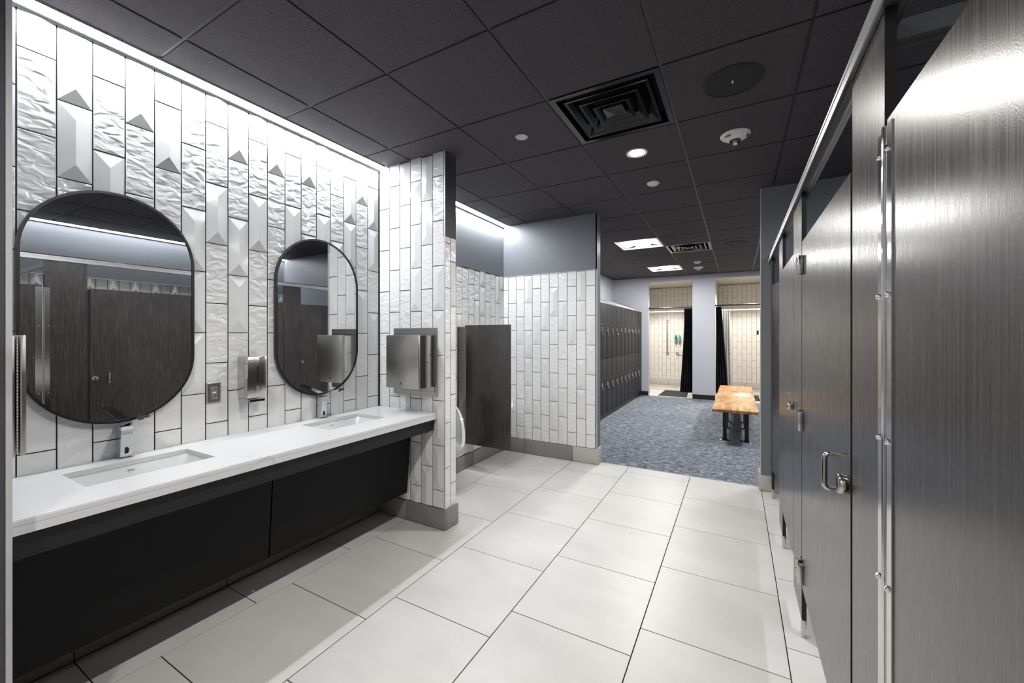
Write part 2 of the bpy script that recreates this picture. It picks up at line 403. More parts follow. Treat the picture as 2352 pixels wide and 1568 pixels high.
# partition between sinks and urinals
b = bm_new(); add_box(b, -.1, .652, Y_PART+.008, 2.435, 0, 2.9)
wp = struct('wall_partition', 'narrow white tiled fin wall at the end of the sink counter', M['grout'], b)
box('end_panel', M['paint_dark'], wp, .645, .6535, 2.3, 2.436, 2.11, H)
box('back_panel', M['paint'], wp, .001, .645, 2.432, 2.437, 2.11, H)
tile_field(wp, .001, Y_PART+.008, 0, 6, .1085, .15, H-.002, 1.414, 1.577, types=['WWWWWWWW','WWWWWPWW','WPPWWWWP','WPPPWWPP','WPPWWWWP','WWWPPWPP'], total=.655)
b = bm_new(); add_box(b, .6535, XE+.001, Y_PART, Y_PART+.004, .15, H); add_box(b, .652, .6605, Y_PART+.0005, 2.437, .148, .151); obj('corner_trim', b, M['alu_pale'], wp)
tile_field(wp, .652, 2.303, pi/2, 2, .0665, .15, 2.108, 1.742, 1.94, pw=.1)
tile_field(wp, .65, 2.435, pi, 6, .1085, .15, 2.106, 1.943, 1.78, total=.648)
for x0, x1 in ((0.006, .2895), (.2935, XE+.006)):
    box('tile', M['base'], wp, x0, x1, Y_PART-.006, Y_PART+.01, .004, .146, .0015)
box('tile', M['base'], wp, .648, XE+.010, Y_PART+.006, 2.446, .004, .146, .0015)
# partition beyond the urinals
YU = 4.265
b = bm_new(); add_box(b, -.115, 1.157, YU+.008, 4.385, 0, 2.9)
we = struct('wall_urinal_end', 'white tiled stub wall beyond the urinals, grey painted on top and end', M['grout'], b)
box('upper_panel', M['paint'], we, -.012, 1.165, YU+.002, YU+.01, 2.112, H)
box('end_panel', M['paint'], we, 1.15, 1.166, YU+.002, 4.388, .165, H)
box('back_panel', M['paint'], we, -.115, 1.16, 4.383, 4.388, .0, H)
tile_field(we, .001, YU+.008, 0, 11, .10875, .168, 2.106, 1.943, 1.78, total=1.165, start=-.05)
b = bm_new(); add_box(b, 1.160, 1.168, YU-.001, YU+.004, .165, 2.108); add_box(b, 0, 1.165, YU-.001, YU+.004, 2.106, 2.111); obj('corner_trim', b, M['alu_pale'], we)
for x0, x1 in ((.006, .287), (.291, .885), (.889, 1.178)):
    box('tile', M['base_pale'] if x0 > .8 else M['base'], we, x0, x1, YU-.006, YU+.012, .004, .165, .0015)
box('tile', M['base_pale'], we, 1.160, 1.182, YU+.008, 4.39, .004, .175, .0015)
# stall end wall, facing the camera
b = bm_new(); add_box(b, 2.676, 4.54, 4.285, 4.41, 0, 2.9)
ws = struct('wall_stall_end', 'dark grey painted wall closing the toilet stalls, with pale tile base', M['paint'], b)
box('corner_trim', M['alu_pale'], ws, 2.672, 2.679, 4.281, 4.287, .14, 2.9)
for x0, x1 in ((2.672, 2.76), (2.764, 3.28), (3.284, 3.876), (3.88, 4.47)):
    box('tile', M['base_pale'], ws, x0, x1, 4.274, 4.29, .004, .14, .0015)
box('tile', M['base_pale'], ws, 2.662, 2.68, 4.277, 4.415, .004, .16, .0015)
# wall behind the stalls
XR = 4.54
b = bm_new(); add_box(b, XR+.008, XR+.15, -1.3, 4.41, 0, 2.9)
wr = struct('wall_right', 'wall behind the toilet stalls, tiled below grey paint, seen in the mirrors', M['grout'], b)
box('upper_panel', M['paint'], wr, XR-.001, XR+.010, -1.3, 4.285, 2.112, 2.71)
tile_field(wr, XR+.008, 4.285, -pi/2, 40, .1090, .6, 2.106, 1.943, 1.78)
box('lower_panel', M['tile'], wr, XR, XR+.010, -1.3, 4.285, 0, .6)
box('corner_trim', M['alu_pale'], wr, XR-.004, XR+.002, -.1, 4.285, 2.104, 2.112)
sbox('wall_back', M['paint_pale'], 'plain wall behind the camera', -.2, XR+.15, -1.45, -1.3, 0, 2.9)
sbox('wall_entry', M['paint_pale'], 'plain entry wall beside the camera', -.2, -.05, -1.3, .16, 0, 2.9)

# ---- floor: substrate and every porcelain tile
b = bm_new(); add_box(b, -.2, 4.7, -1.45, 4.372, -.1, -.003)
fl = struct('floor', 'pale porcelain tile floor of the washroom in running rows with dark grout', M['grout'], b)
FP = .5963
xs = [0, .2915]; 
while xs[-1] < 4.5: xs.append(xs[-1]+.5976)
off = [.603, .798, .993]
_fc = {}
for r in range(len(xs)-1):
    x0, x1 = xs[r], min(xs[r+1], 4.54)
    y = off[r % 3] - 4*FP
    while y < 4.36:
        a, c_ = max(y, -1.3), min(y+FP, 4.37)
        if c_ - a > .03:
            sx, sy = x1-x0-.0045, c_-a-.0045
            key = (round(sx, 3), round(sy, 3))
            if key not in _fc:
                bb = bm_new(); add_box(bb, 0, sx, 0, sy, -.012, 0, .0012)
                me = bpy.data.meshes.new('tile'); bm_ = bb; bmesh.ops.recalc_face_normals(bm_, faces=bm_.faces); bm_.to_mesh(me); bm_.free(); me.materials.append(M['floor']); _fc[key] = me
            o = bpy.data.objects.new('tile', _fc[key]); C.objects.link(o); o.parent = fl; o.location = (x0+.00225, a+.00225, 0)
        y += FP
cp = sbox('floor_carpet', M['carpet'], 'blue grey carpet with shard pattern in the locker room', -.2, 5.0, 4.372, 9.70, -.1, .004)
box('trim_1', M['alu_pale'], None, 1.18, 2.665, 4.366, 4.376, -.002, .0035)['kind'] = 'structure'

# ---- ceiling: plenum slab, tees, tiles
b = bm_new(); add_box(b, -.2, 5.0, -1.45, 9.9, 2.80, 2.9)
ce = struct('ceiling', 'black acoustic tile ceiling on a square grid', M['gloom'], b)
CX, CY, CP = .328, .872, .61
def cellx(i): return CX+CP*i
def celly(k): return CY+CP*k
skip = {(2, 2), (2, 9), (1, 8), (1, 12), (5, 8), (5, 12)}      # cells holding diffusers and light panels
_cc = {}
XL0 = .075                         # ceiling starts after the light slot on the left wall
for i in range(-1, 8):
    for k in range(-4, 15):
        if (i, k) in skip: continue
        x0, x1 = cellx(i), cellx(i+1); y0, y1 = celly(k), celly(k+1)
        left = XL0 if y0 < 4.2 else -.115
        rightlim = 4.46 if y0 < 4.2 else 4.9
        x0, x1, y0, y1 = max(x0, left), min(x1, rightlim), max(y0, -1.3), min(y1, 9.70)
        if x1-x0 < .03 or y1-y0 < .03: continue
        sx, sy = x1-x0-.014, y1-y0-.014
        key = (round(sx, 3), round(sy, 3))
        if key not in _cc:
            bb = bm_new(); add_box(bb, 0, sx, 0, sy, 0, .016, .002); me = bpy.data.meshes.new('ceiling_tile')
            bmesh.ops.recalc_face_normals(bb, faces=bb.faces); bb.to_mesh(me); bb.free(); me.materials.append(M['ceil']); _cc[key] = me
        o = bpy.data.objects.new('ceiling_tile', _cc[key]); C.objects.link(o); o.parent = ce; o.location = (x0+.007, y0+.007, H+.001)
for i in range(0, 8):
    x = cellx(i)
    if x < 4.46: box('grid_tee', M['tee'], ce, x-.0075, x+.0075, -1.3, 9.70, H+.006, H+.03)
for k in range(-3, 15):
    y = celly(k)
    if y < 4.2: a, c_ = XL0, 4.46
    else: a, c_ = -.115, 4.9
    box('grid_tee', M['tee'], ce, a, c_, y-.0075, y+.0075, H+.0065, H+.03)
# edge angles
b = bm_new()
add_box(b, -.115, -.095, 4.39, 9.70, H-.002, H+.02); add_box(b, -.115, 4.9, 9.68, 9.70, H-.002, H+.02)
obj('edge_angle', b, M['tee'], ce)

# ------------------------------------------------------------------ locker room shell
sbox('wall_locker_left', M['paint_pale'], 'pale wall above the lockers', -.25, -.115, 4.385, 9.85, 0, 2.9)
sbox('wall_locker_right', M['paint_pale'], 'pale wall on the hidden right side of the locker room', 4.9, 5.05, 4.41, 9.85, 0, 2.9)
sbox('wall_locker_front', M['paint_pale'], 'plain wall strip beside the stall block', 4.54, 4.95, 4.28, 4.41, 0, 2.9)
YF = 9.70
b = bm_new()
for bx in ((-.115,.70,0,2.9),(1.632,2.076,0,2.9),(3.05,4.9,0,2.9),(.70,1.632,2.615,2.9),(2.076,3.05,2.615,2.9)):
    add_box(b, bx[0], bx[1], YF, YF+.13, bx[2], bx[3])
wf = struct('wall_far', 'pale grey wall with the two open shower doorways', M['paint_pale'], b)
b = bm_new()
for x0, x1 in ((.45,.70),(1.632,2.076),(3.05,4.9)): add_box(b, x0, x1, YF-.008, YF, 0.004, .105)
o = obj('baseboard_far', b, M['rubber']); o['kind'] = 'structure'
YB = 12.1
def shower(x0, x1, o0, o1, tag_, n_walls):
    b = bm_new(); add_box(b, x0-.05, x1+.05, YB+.008, YB+.1, 0, 2.9)
    wb = struct('wall_shower_'+tag_, 'cream tiled back wall of the '+('left' if tag_=='left' else 'right')+' shower', M['grout_warm'], b)
    n = int((x1-x0)/TW)+1
    tile_field(wb, x0, YB+.008, 0, n, TW, .16, 2.72, 1.56, 1.40, total=x1-x0, warm=True, pw=0)
    xx = x0
    while xx < x1-.02:
        e = min(xx+.6, x1); box('tile', M['base_pale'], wb, xx+.002, e-.002, YB-.006, YB+.01, .004, .158, .0015); xx = e
    sb = bm_new(); add_box(sb, x0-.05, x0, YF+.13, YB, 0, 2.9); add_box(sb, x1, x1+.05, YF+.13, YB, 0, 2.9)
    s_ = struct('wall_shower_%s_side' % tag_, 'cream side walls of the shower', M['plaster'], sb)
    fb = bm_new(); add_box(fb, x0, x1, 10.95, YB, -.1, 0.0); f_ = struct('floor_shower_'+tag_, 'small cream mosaic shower floor', M['mosaic'], fb)
    fb = bm_new(); add_box(fb, x0, x1, YF+.002, 10.95, -.1, .0); f2 = struct('floor_changing_'+tag_, 'pale tiled changing floor in front of the shower', M['floor'], fb)
    cb = bm_new(); add_box(cb, x0, x1, YF+.13, YB, 2.735, 2.8); struct('ceiling_shower_'+tag_, 'plaster shower ceiling', M['plaster'], cb)
    tb = bm_new(); add_box(tb, o0, o1, YF-.012, YF+.03, 0, .012); add_box(tb, x0, x1, 10.9, 10.97, 0, .025); struct('trim_threshold_'+tag_, 'white stone threshold of the shower', M['quartz'], tb)
    c = thing('downlight', 'small recessed light in the ceiling of the %s shower' % tag_, 'light', ((x0+x1)/2-.1, 10.6, 2.73), 'shower ceiling lights')
    lb = bm_new(); add_lathe(lb, [(.055,.004),(.07,.002),(.072,-.006),(.055,-.006)], ((x0+x1)/2-.1, 10.6, 2.732)); obj('trim_ring', lb, M['white'], c, True)
    lb = bm_new(); add_lathe(lb, [(0,-.001),(.055,-.001)], ((x0+x1)/2-.1, 10.6, 2.732)); obj('lens', lb, M['bulb_w'], c)
    lit('shower_lamp_'+tag_, 'SPOT', ((x0+x1)/2-.1, 10.6, 2.71), SHOWER, (1,.94,.86), spot_size=radians(135), spot_blend=.35, shadow_soft_size=.05)
shower(.20, 1.85, .70, 1.632, 'left', 3)
shower(2.055, 3.7, 2.076, 3.05, 'right', 3)

# ------------------------------------------------------------------ linear ceiling lights
def led_bar(name, label, xa, xb, y0, y1, side):
    """side=+1: wall on the low-x side"""
    t = thing(name, label, 'light', (xa, (y0+y1)/2, H))
    w0 = xa if side > 0 else xb
    s = side
    b = bm_new(); add_box(b, min(w0+s*.022, w0+s*.068), max(w0+s*.022, w0+s*.068), y0, y1, H-.004, H+.004); obj('diffuser', b, M['led'], t)
    b = bm_new()
    for p, q, z0, z1 in ((0,.003,-.026,.01),(.003,.016,-.020,-.016),(.016,.020,-.020,.01),(.068,.072,-.006,.012)):
        add_box(b, min(w0+s*p, w0+s*q), max(w0+s*p, w0+s*q), y0, y1, H+z0, H+z1)
    obj('housing', b, M['alu_pale'], t)
    box('back_cover', M['black'], t, min(w0, w0+s*.075), max(w0, w0+s*.075), y0, y1, H+.012, H+.05)
led_bar('linear_light', 'long linear light in the ceiling edge above the sink mirrors', .002, .072, .32, 2.293, 1)
led_bar('linear_light', 'long linear light in the ceiling edge above the urinals', .002, .072, 2.44, 4.262, 1)
led_bar('linear_light', 'long linear light behind the toilet stalls, seen in the big mirror', XR-.075, XR-.004, -.1, 4.28, -1)

# ------------------------------------------------------------------ recessed downlights
def downlight(x, y, label, e=DOWN):
    t = thing('downlight', label, 'light', (x, y, H), 'washroom downlights')
    b = bm_new(); add_lathe(b, [(.052,.01),(.056,-.002),(.072,-.006),(.074,.001)], (x, y, H)); obj('trim_ring', b, M['white'], t, True)
    b = bm_new(); add_lathe(b, [(0,.0),(.054,.0)], (x, y, H)); obj('lens', b, M['bulb'], t)
    lit('downlight_lamp', 'SPOT', (x, y, H-.012), e, (1,.965,.92), spot_size=radians(170), spot_blend=.85, shadow_soft_size=.045)
downlight(1.853, 3.007, 'glowing round downlight in the black ceiling beyond the square air diffuser')
downlight(1.853, 1.177, 'round downlight above the photographer, just outside the picture', 82)
downlight(1.853, -.653, 'round downlight behind the photographer')

# ------------------------------------------------------------------ ceiling devices
def diffuser(i, k, label, seg=4):
    x0, y0 = cellx(i)+.008, celly(k)+.008; cx, cy = cellx(i)+.305, celly(k)+.305
    t = thing('air_diffuser', label, 'vent', (cx, cy, H))
    def ring(bm, r0, z0, r1, z1):
        A = [bm.verts.new((cx+sx*r0, cy+sy*r0, H+z0)) for sx, sy in ((-1,-1),(1,-1),(1,1),(-1,1))]
        B = [bm.verts.new((cx+sx*r1, cy+sy*r1, H+z1)) for sx, sy in ((-1,-1),(1,-1),(1,1),(-1,1))]
        for q in range(4): bm.faces.new((A[q], A[(q+1)%4], B[(q+1)%4], B[q]))
    b = bm_new(); ring(b, .297, 0, .297, .012); ring(b, .297, 0, .268, 0); ring(b, .268, 0, .262, .03); ring(b, .262, .03, .25, .07); obj('frame', b, M['blackg'], t)
    for q, r in enumerate((.232, .168, .104)):
        b = bm_new(); ring(b, r, .0, r-.016, .002); ring(b, r-.016, .002, r-.062, .045); ring(b, r-.062, .045, r-.060, .048); ring(b, r-.060, .048, r, .004); obj('louver', b, M['blackg'], t)
    b = bm_new(); ring(b, .058, .004, .0005, -.012); obj('center_cone', b, M['blackg'], t)
    box('duct', M['gloom'], t, cx-.25, cx+.25, cy-.25, cy+.25, H+.068, H+.075)
diffuser(2, 2, 'large black square air diffuser in the ceiling near the first downlight')
diffuser(2, 9, 'far black square air diffuser beside the locker room light panel')

def troffer(i, k, label):
    x0, y0 = cellx(i)+.008, celly(k)+.008; x1, y1 = x0+.594, y0+.594; cx = (x0+x1)/2
    t = thing('light_panel', label, 'light', (cx, (y0+y1)/2, H), 'locker room light panels')
    b = bm_new()
    for q in ((x0,x0+.012,y0,y1),(x1-.012,x1,y0,y1),(x0,x1,y0,y0+.012),(x0,x1,y1-.012,y1)): add_box(b, *q, H-.002, H+.012)
    obj('frame', b, M['white'], t)
    b = bm_new(); add_box(b, x0, x1, y0, y1, H+.07, H+.075); obj('back_pan', b, M['white'], t)
    for sgn in (-1, 1):
        b = bm_new(); e = x0+.012 if sgn < 0 else x1-.012; n = cx+sgn*.11
        add_prism(b, [(e, H+.004), (n, H+.055), (n, H+.06), (e, H+.009)], 'y', y0+.01, y1-.01); obj('wing', b, M['wing'], t)
    b = bm_new(); pts = [(cx+.11*cos(a), H+.045-.035*sin(a)) for a in [pi*q/10 for q in range(11)]]
    add_prism(b, pts, 'y', y0+.012, y1-.012); obj('basket_lens', b, M['basket'], t)
troffer(1, 8, 'nearer square light panel over the locker room, left of the far diffuser')
troffer(1, 12, 'farther square light panel close to the shower wall')
troffer(5, 8, 'hidden light panel over the right side of the locker room')
troffer(5, 12, 'second hidden light panel on the right, near the shower wall')

def speaker(x, y, label):
    t = thing('ceiling_speaker', label, 'speaker', (x, y, H))
    b = bm_new(); add_lathe(b, [(0,-.004),(.128,-.004)], (x, y, H), seg=48); obj('grille', b, M['rubber'], t)
    b = bm_new(); add_lathe(b, [(.128,-.004),(.130,-.007),(.143,-.006),(.146,.001)], (x, y, H), seg=48); obj('rim', b, M['rubber'], t, True)
    b = bm_new(); add_box(b, x-.0035, x+.0035, y-.012, y+.012, H-.0055, H-.004); obj('badge', b, M['white'], t)
speaker(2.468, 2.40, 'large round black ceiling speaker with a tiny white badge')
speaker(2.473, 6.644, 'round black ceiling speaker far off in the locker room ceiling')

def text_obj(name, txt, size, m, parent, world_mat, ext=.0006):
    cu = bpy.data.curves.new(name, 'FONT'); cu.body = txt; cu.size = size; cu.extrude = ext; cu.align_x = 'CENTER'; cu.align_y = 'CENTER'
    tmp = bpy.data.objects.new(name, cu); C.objects.link(tmp)
    dg = bpy.context.evaluated_depsgraph_get(); me = bpy.data.meshes.new_from_object(tmp.evaluated_get(dg))
    bpy.data.objects.remove(tmp); me.materials.clear(); me.materials.append(m)
    org = wloc(parent); me.transform(Matrix.Translation(-org) @ world_mat)
    o = bpy.data.objects.new(name, me); C.objects.link(o); o.parent = parent; return o
def strobe(x, y, label, s=1.0):
    t = thing('fire_strobe', label, 'alarm', (x, y, H))
    b = bm_new(); add_lathe(b, [(.088*s,.0),(.090*s,-.006),(.084*s,-.016),(.055*s,-.034),(.030*s,-.040),(0,-.040)], (x, y, H), seg=40); obj('housing', b, M['white'], t, True)
    b = bm_new(); add_lathe(b, [(.033*s,-.036),(.034*s,-.046),(.028*s,-.060),(.014*s,-.068),(0,-.070)], (x, y, H), seg=10); obj('lens', b, M['clear'], t)
    b = bm_new(); add_lathe(b, [(.012*s,-.040),(.012*s,-.058),(0,-.060)], (x, y, H), seg=8); obj('flash_tube', b, M['chrome'], t)
    b = bm_new(); add_box(b, x-.015, x+.012, y+.040, y+.045, H-.043, H-.0405); obj('slot', b, M['black'], t)
    for ang in (234, 352, 110):           # the word around the housing
        a = radians(ang); 
        # normal of the cone facet: outward/down
        nrm = Vector((cos(a)*.53, sin(a)*.53, -.85)).normalized(); tan = Vector((-sin(a), cos(a), 0)); up = nrm.cross(tan)
        # letters read with their tops towards the rim
        xax = tan; yax = nrm.cross(xax)
        pos = Vector((x+cos(a)*.070*s, y+sin(a)*.070*s, H-.0265)) + nrm*.001
        R = Matrix(((xax.x, yax.x, nrm.x, pos.x), (xax.y, yax.y, nrm.y, pos.y), (xax.z, yax.z, nrm.z, pos.z), (0,0,0,1)))
        text_obj('lettering', 'FIRE', .024*s, M['red'], t, R)
strobe(2.478, 3.045, 'white round FIRE strobe with red lettering on the black ceiling')
strobe(1.835, 8.62, 'small far white fire strobe near the shower wall ceiling')
def puck(x, y, r, h, label, name, cat):
    t = thing(name, label, cat, (x, y, H))
    b = bm_new(); add_lathe(b, [(r,0),(r,-.008),(r*.8,-h*.6),(r*.45,-h*.9),(r*.4,-h),(0,-h)], (x, y, H)); obj('housing', b, M['white'], t, True)
    b = bm_new(); add_lathe(b, [(0,-h-.001),(r*.3,-h-.001)], (x, y, H)); obj('lens', b, M['greyp'], t)
puck(1.852, 3.665, .052, .030, 'white round sensor on the ceiling just beyond the first downlight', 'occupancy_sensor', 'sensor')
puck(1.86, 8.0, .062, .035, 'far white smoke detector on the locker room ceiling beside the strobe', 'smoke_detector', 'sensor')
b = bm_new(); add_lathe(b, [(.041,.0),(.041,-.003),(.038,-.005),(0,-.005)], (1.232, 2.389, H)); o = obj('sprinkler_cover', b, M['alu_pale'], None, True, origin=(1.232, 2.389, H))
tag(o, 'flat pale round sprinkler cover plate on the black ceiling', 'sprinkler')

# ------------------------------------------------------------------ counter, basins, taps
ZC = .84
S = [(.54, .965), (1.565, 1.995)]; SX0, SX1 = .115, .388
t = thing('sink_counter', 'long white quartz counter with two rectangular undermount sinks', 'counter', (.3, 1.3, 0))
b = bm_new(); xsn = [.001, SX0, SX1, .592]; ysn = [.322, S[0][0], S[0][1], S[1][0], S[1][1], 2.290]
V = {}
def gv(i, j, z):
    if (i, j, z) not in V: V[(i, j, z)] = b.verts.new((xsn[i], ysn[j], z))
    return V[(i, j, z)]
ZB = ZC-.020
hole = lambda i, j: i == 1 and j in (1, 3)
for i in range(3):
    for j in range(5):
        if hole(i, j):
            for (p, q) in (((i,j),(i+1,j)),((i+1,j),(i+1,j+1)),((i+1,j+1),(i,j+1)),((i,j+1),(i,j))):
                b.faces.new((gv(*p, ZC), gv(*q, ZC), gv(*q, ZB), gv(*p, ZB)))
        else:
            for z in (ZC, ZB): b.faces.new((gv(i,j,z), gv(i+1,j,z), gv(i+1,j+1,z), gv(i,j+1,z)))
for j in range(5):
    for i in (0, 3): b.faces.new((gv(i,j,ZC), gv(i,j+1,ZC), gv(i,j+1,ZB), gv(i,j,ZB)))
for i in range(3):
    for j in (0, 5): b.faces.new((gv(i,j,ZC), gv(i+1,j,ZC), gv(i+1,j,ZB), gv(i,j,ZB)))
bmesh.ops.recalc_face_normals(b, faces=b.faces)
es = [e for e in b.edges if all(abs(v.co.x-.592) < 1e-5 for v in e.verts) and abs(e.verts[0].co.z-e.verts[1].co.z) < 1e-6]
bmesh.ops.bevel(b, geom=es, offset=.003, segments=2, affect='EDGES')
add_box(b, .570, .5921, .322, 2.290, ZC-.045, ZB+.002)
obj('countertop', b, M['quartz'], t)
for n, (y0, y1) in enumerate(S):
    b = bm_new()
    def rect(x0, x1, ya, yb, z, r, seg=5):
        out = []
        for (cx_, cy_, a0) in ((x1-r, yb-r, 0), (x0+r, yb-r, 90), (x0+r, ya+r, 180), (x1-r, ya+r, 270)):
            for q in range(seg+1):
                a = radians(a0+90*q/seg); out.append(b.verts.new((cx_+r*cos(a), cy_+r*sin(a), z)))
        return out
    m_ = .012
    rings = [rect(SX0-m_, SX1+m_, y0-m_, y1+m_, ZB-.0005, .03), rect(SX0-.002, SX1+.002, y0-.002, y1+.002, ZB-.001, .025), rect(SX0+.004, SX1-.004, y0+.006, y1-.006, ZB-.012, .03),
             rect(SX0+.040, SX1-.045, y0+.060, y1-.085, ZB-.150, .04), rect(SX0+.06, SX1-.065, y0+.085, y1-.11, ZB-.158, .04)]
    for A, B in zip(rings, rings[1:]):
        k = len(A)
        for q in range(k): b.faces.new((A[q], A[(q+1)%k], B[(q+1)%k], B[q]))
    b.faces.new(rings[-1])
    bs = obj('basin', b, M['china'], t, True)
    mid = (y0+y1)/2
    b = bm_new(); add_lathe(b, [(.022,-.002),(.021,.001),(.006,.0015),(0,.0015)], (.245, mid, ZB-.1575)); obj('drain', b, M['chrome'], bs, True)
    # maker's name on the back slope of the basin
    ang = math.atan2(.138, .036); nrm = Vector((sin(ang), 0, cos(ang))); xax = Vector((0,1,0)); yax = nrm.cross(xax)
    pos = Vector((SX0+.0065, mid, ZB-.022)) + nrm*.001
    R = Matrix(((xax.x, yax.x, nrm.x, pos.x), (xax.y, yax.y, nrm.y, pos.y), (xax.z, yax.z, nrm.z, pos.z), (0,0,0,1)))
    text_obj('lettering', 'TOTO', .009, M['black'], bs, R, .0003)
b = bm_new(); add_box(b, .545, .566, .322, 2.288, .712, ZC-.0215); obj('apron', b, M['lam_h'], t)
for y0, y1 in ((.325, 1.236), (1.244, 2.262)):
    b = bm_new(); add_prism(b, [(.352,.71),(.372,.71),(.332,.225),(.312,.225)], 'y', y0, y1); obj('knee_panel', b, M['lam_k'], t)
box('seam_blackout', M['core'], t, .30, .314, 1.22, 1.26, .24, .70); box('support_rail', M['core'], t, .02, .545, .33, .36, .70, ZC-.046); box('support_rail', M['core'], t, .02, .545, 2.24, 2.262, .70, ZC-.046)  # dark strip added behind the knee panel seam to hide the lit wall

def faucet(yc, label):
    t = thing('faucet', label, 'faucet', (.03, yc, ZC), 'sensor faucets on the counter')
    w2 = .0205
    b = bm_new(); add_prism(b, [(.006,ZC),(.044,ZC),(.058,ZC+.145),(.012,ZC+.150)], 'y', yc-w2, yc+w2)
    bmesh.ops.bevel(b, geom=b.edges[:], offset=.002, segments=2, affect='EDGES'); obj('body', b, M['chrome'], t, True)
    b = bm_new(); add_prism(b, [(.010,ZC+.151),(.062,ZC+.150),(.228,ZC+.199),(.226,ZC+.212),(.030,ZC+.170),(.010,ZC+.166)], 'y', yc-w2-.001, yc+w2+.001)
    bmesh.ops.bevel(b, geom=b.edges[:], offset=.002, segments=2, affect='EDGES'); obj('spout', b, M['chrome'], t, True)
    b = bm_new(); add_prism(b, [(yc-.006,ZC+.020),(yc+.004,ZC+.020),(yc+.008,ZC+.026),(yc+.008,ZC+.042),(yc+.004,ZC+.048),(yc-.006,ZC+.048)], 'x', .044, .0492); obj('sensor_window', b, M['blackg'], t)
    b = bm_new(); add_lathe(b, [(.011,.0),(.010,-.006),(0,-.006)], (.205, yc, ZC+.190), seg=16); obj('outlet_nozzle', b, M['steel'], t)
    b = bm_new(); add_box(b, .002, .055, yc-w2-.006, yc+w2+.006, ZC+.0003, ZC+.003, .001); obj('base_plate', b, M['chrome'], t)
faucet(.760, 'chrome sensor faucet at the nearer sink below the larger looking mirror')
faucet(1.772, 'chrome sensor faucet at the farther sink below the second mirror')

# ------------------------------------------------------------------ mirrors
def mirror(y0, y1, z0, z1, label):
    r = (y1-y0)/2-.004; yc = (y0+y1)/2; t = thing('wall_mirror', label, 'mirror', (.01, yc, (z0+z1)/2))
    def loop(rr, n=28):
        zt, zb = z1-(y1-y0)/2, z0+(y1-y0)/2; p = []
        for q in range(n+1): a = pi*q/n; p.append((yc+rr*cos(a), zt+rr*sin(a)))
        for q in range(n+1): a = pi+pi*q/n; p.append((yc+rr*cos(a), zb+rr*sin(a)))
        return p
    R0 = (y1-y0)/2
    b = bm_new(); o_, i_ = loop(R0), loop(R0-.0105)
    A = [b.verts.new((.003, *p)) for p in o_]; B = [b.verts.new((.024, *p)) for p in o_]; D = [b.verts.new((.024, *p)) for p in i_]; E = [b.verts.new((.003, *p)) for p in i_]
    n = len(A)
    for P, Q in ((A,B),(B,D),(D,E),(E,A)):
        for q in range(n): b.faces.new((P[q], P[(q+1)%n], Q[(q+1)%n], Q[q]))
    obj('frame', b, M['black'], t)
    b = bm_new(); g = loop(R0-.0095); A = [b.verts.new((.019, *p)) for p in g]; B = [b.verts.new((.004, *p)) for p in g]
    b.faces.new(A); b.faces.new(B[::-1])
    for q in range(n): b.faces.new((A[q], A[(q+1)%n], B[(q+1)%n], B[q]))
    obj('glass', b, M['mirror'], t)
mirror(.439, 1.035, 1.0, 2.046, 'tall pill-shaped black framed mirror above the nearer sink')
mirror(1.460, 2.073, .994, 2.046, 'tall pill-shaped black framed mirror above the farther sink')

# ------------------------------------------------------------------ soap dispenser, outlet, towel cabinets
t = thing('soap_dispenser', 'boxy stainless soap dispenser on the tiles between the two mirrors', 'soap dispenser', (.05, 1.31, 1.04))
box('housing', M['steel'], t, .001, .101, 1.257, 1.361, 1.045, 1.279, .002)
b = bm_new(); add_tube(b, [(.1015,1.311,1.10),(.1015,1.311,1.21)], .0001, 4); b.free()
b = bm_new(); pts = []
for q in range(9): a = pi*q/8; pts.append((1.311+.0035*cos(a), 1.218+.0035*sin(a)))
for q in range(9): a = pi+pi*q/8; pts.append((1.311+.0035*cos(a), 1.14+.0035*sin(a)))
add_prism(b, pts, 'x', .1005, .1018); obj('sight_slot', b, M['black'], t)
b = bm_new(); add_box(b, .03, .112, 1.262, 1.345, 1.028, 1.040, .002); add_box(b, .104, .112, 1.262, 1.345, 1.022, 1.036, .002); obj('push_lever', b, M['steel'], t)
b = bm_new(); add_box(b, .1012, .1018, 1.304, 1.318, 1.09, 1.112); obj('hand_symbol', b, M['greyp'], t)
b = bm_new(); add_tube(b, [(.05,1.268,1.279),(.05,1.268,1.284)], .006, 12); obj('lock', b, M['chrome'], t)

t = thing('power_outlet', 'stainless duplex outlet plate on the tiles below the nearer mirror edge', 'outlet', (.01, 1.133, 1.09))
b = bm_new(); zz0, zz1, yy0, yy1 = 1.031, 1.145, 1.098, 1.168
A = [b.verts.new((.001, y, z)) for y, z in ((yy0,zz0),(yy1,zz0),(yy1,zz1),(yy0,zz1))]; B = [b.verts.new((.006, y, z)) for y, z in ((yy0+.006,zz0+.006),(yy1-.006,zz0+.006),(yy1-.006,zz1-.006),(yy0+.006,zz1-.006))]
for q in range(4): b.faces.new((A[q], A[(q+1)%4], B[(q+1)%4], B[q]))
b.faces.new(B); obj('plate', b, M['steel_b'], t)
box('receptacle', M['greyp'], t, .005, .0085, 1.1165, 1.1495, 1.055, 1.121, .001)
for zc in (1.104, 1.068):
    b = bm_new(); add_box(b, .0084, .0089, 1.124, 1.1265, zc-.005, zc+.003); add_box(b, .0084, .0089, 1.138, 1.1415, zc-.005, zc+.004); add_box(b, .0084, .0089, 1.1405, 1.146, zc, zc+.003); obj('socket', b, M['black'], t)
    b = bm_new(); add_lathe(b, [(.003,.0084),(.003,.0089),(0,.0089)], (0, 1.133, zc+.011), 'x', 10); obj('socket', b, M['black'], t)
box('reset_button', M['white'], t, .0084, .0095, 1.126, 1.141, 1.0845, 1.0925)
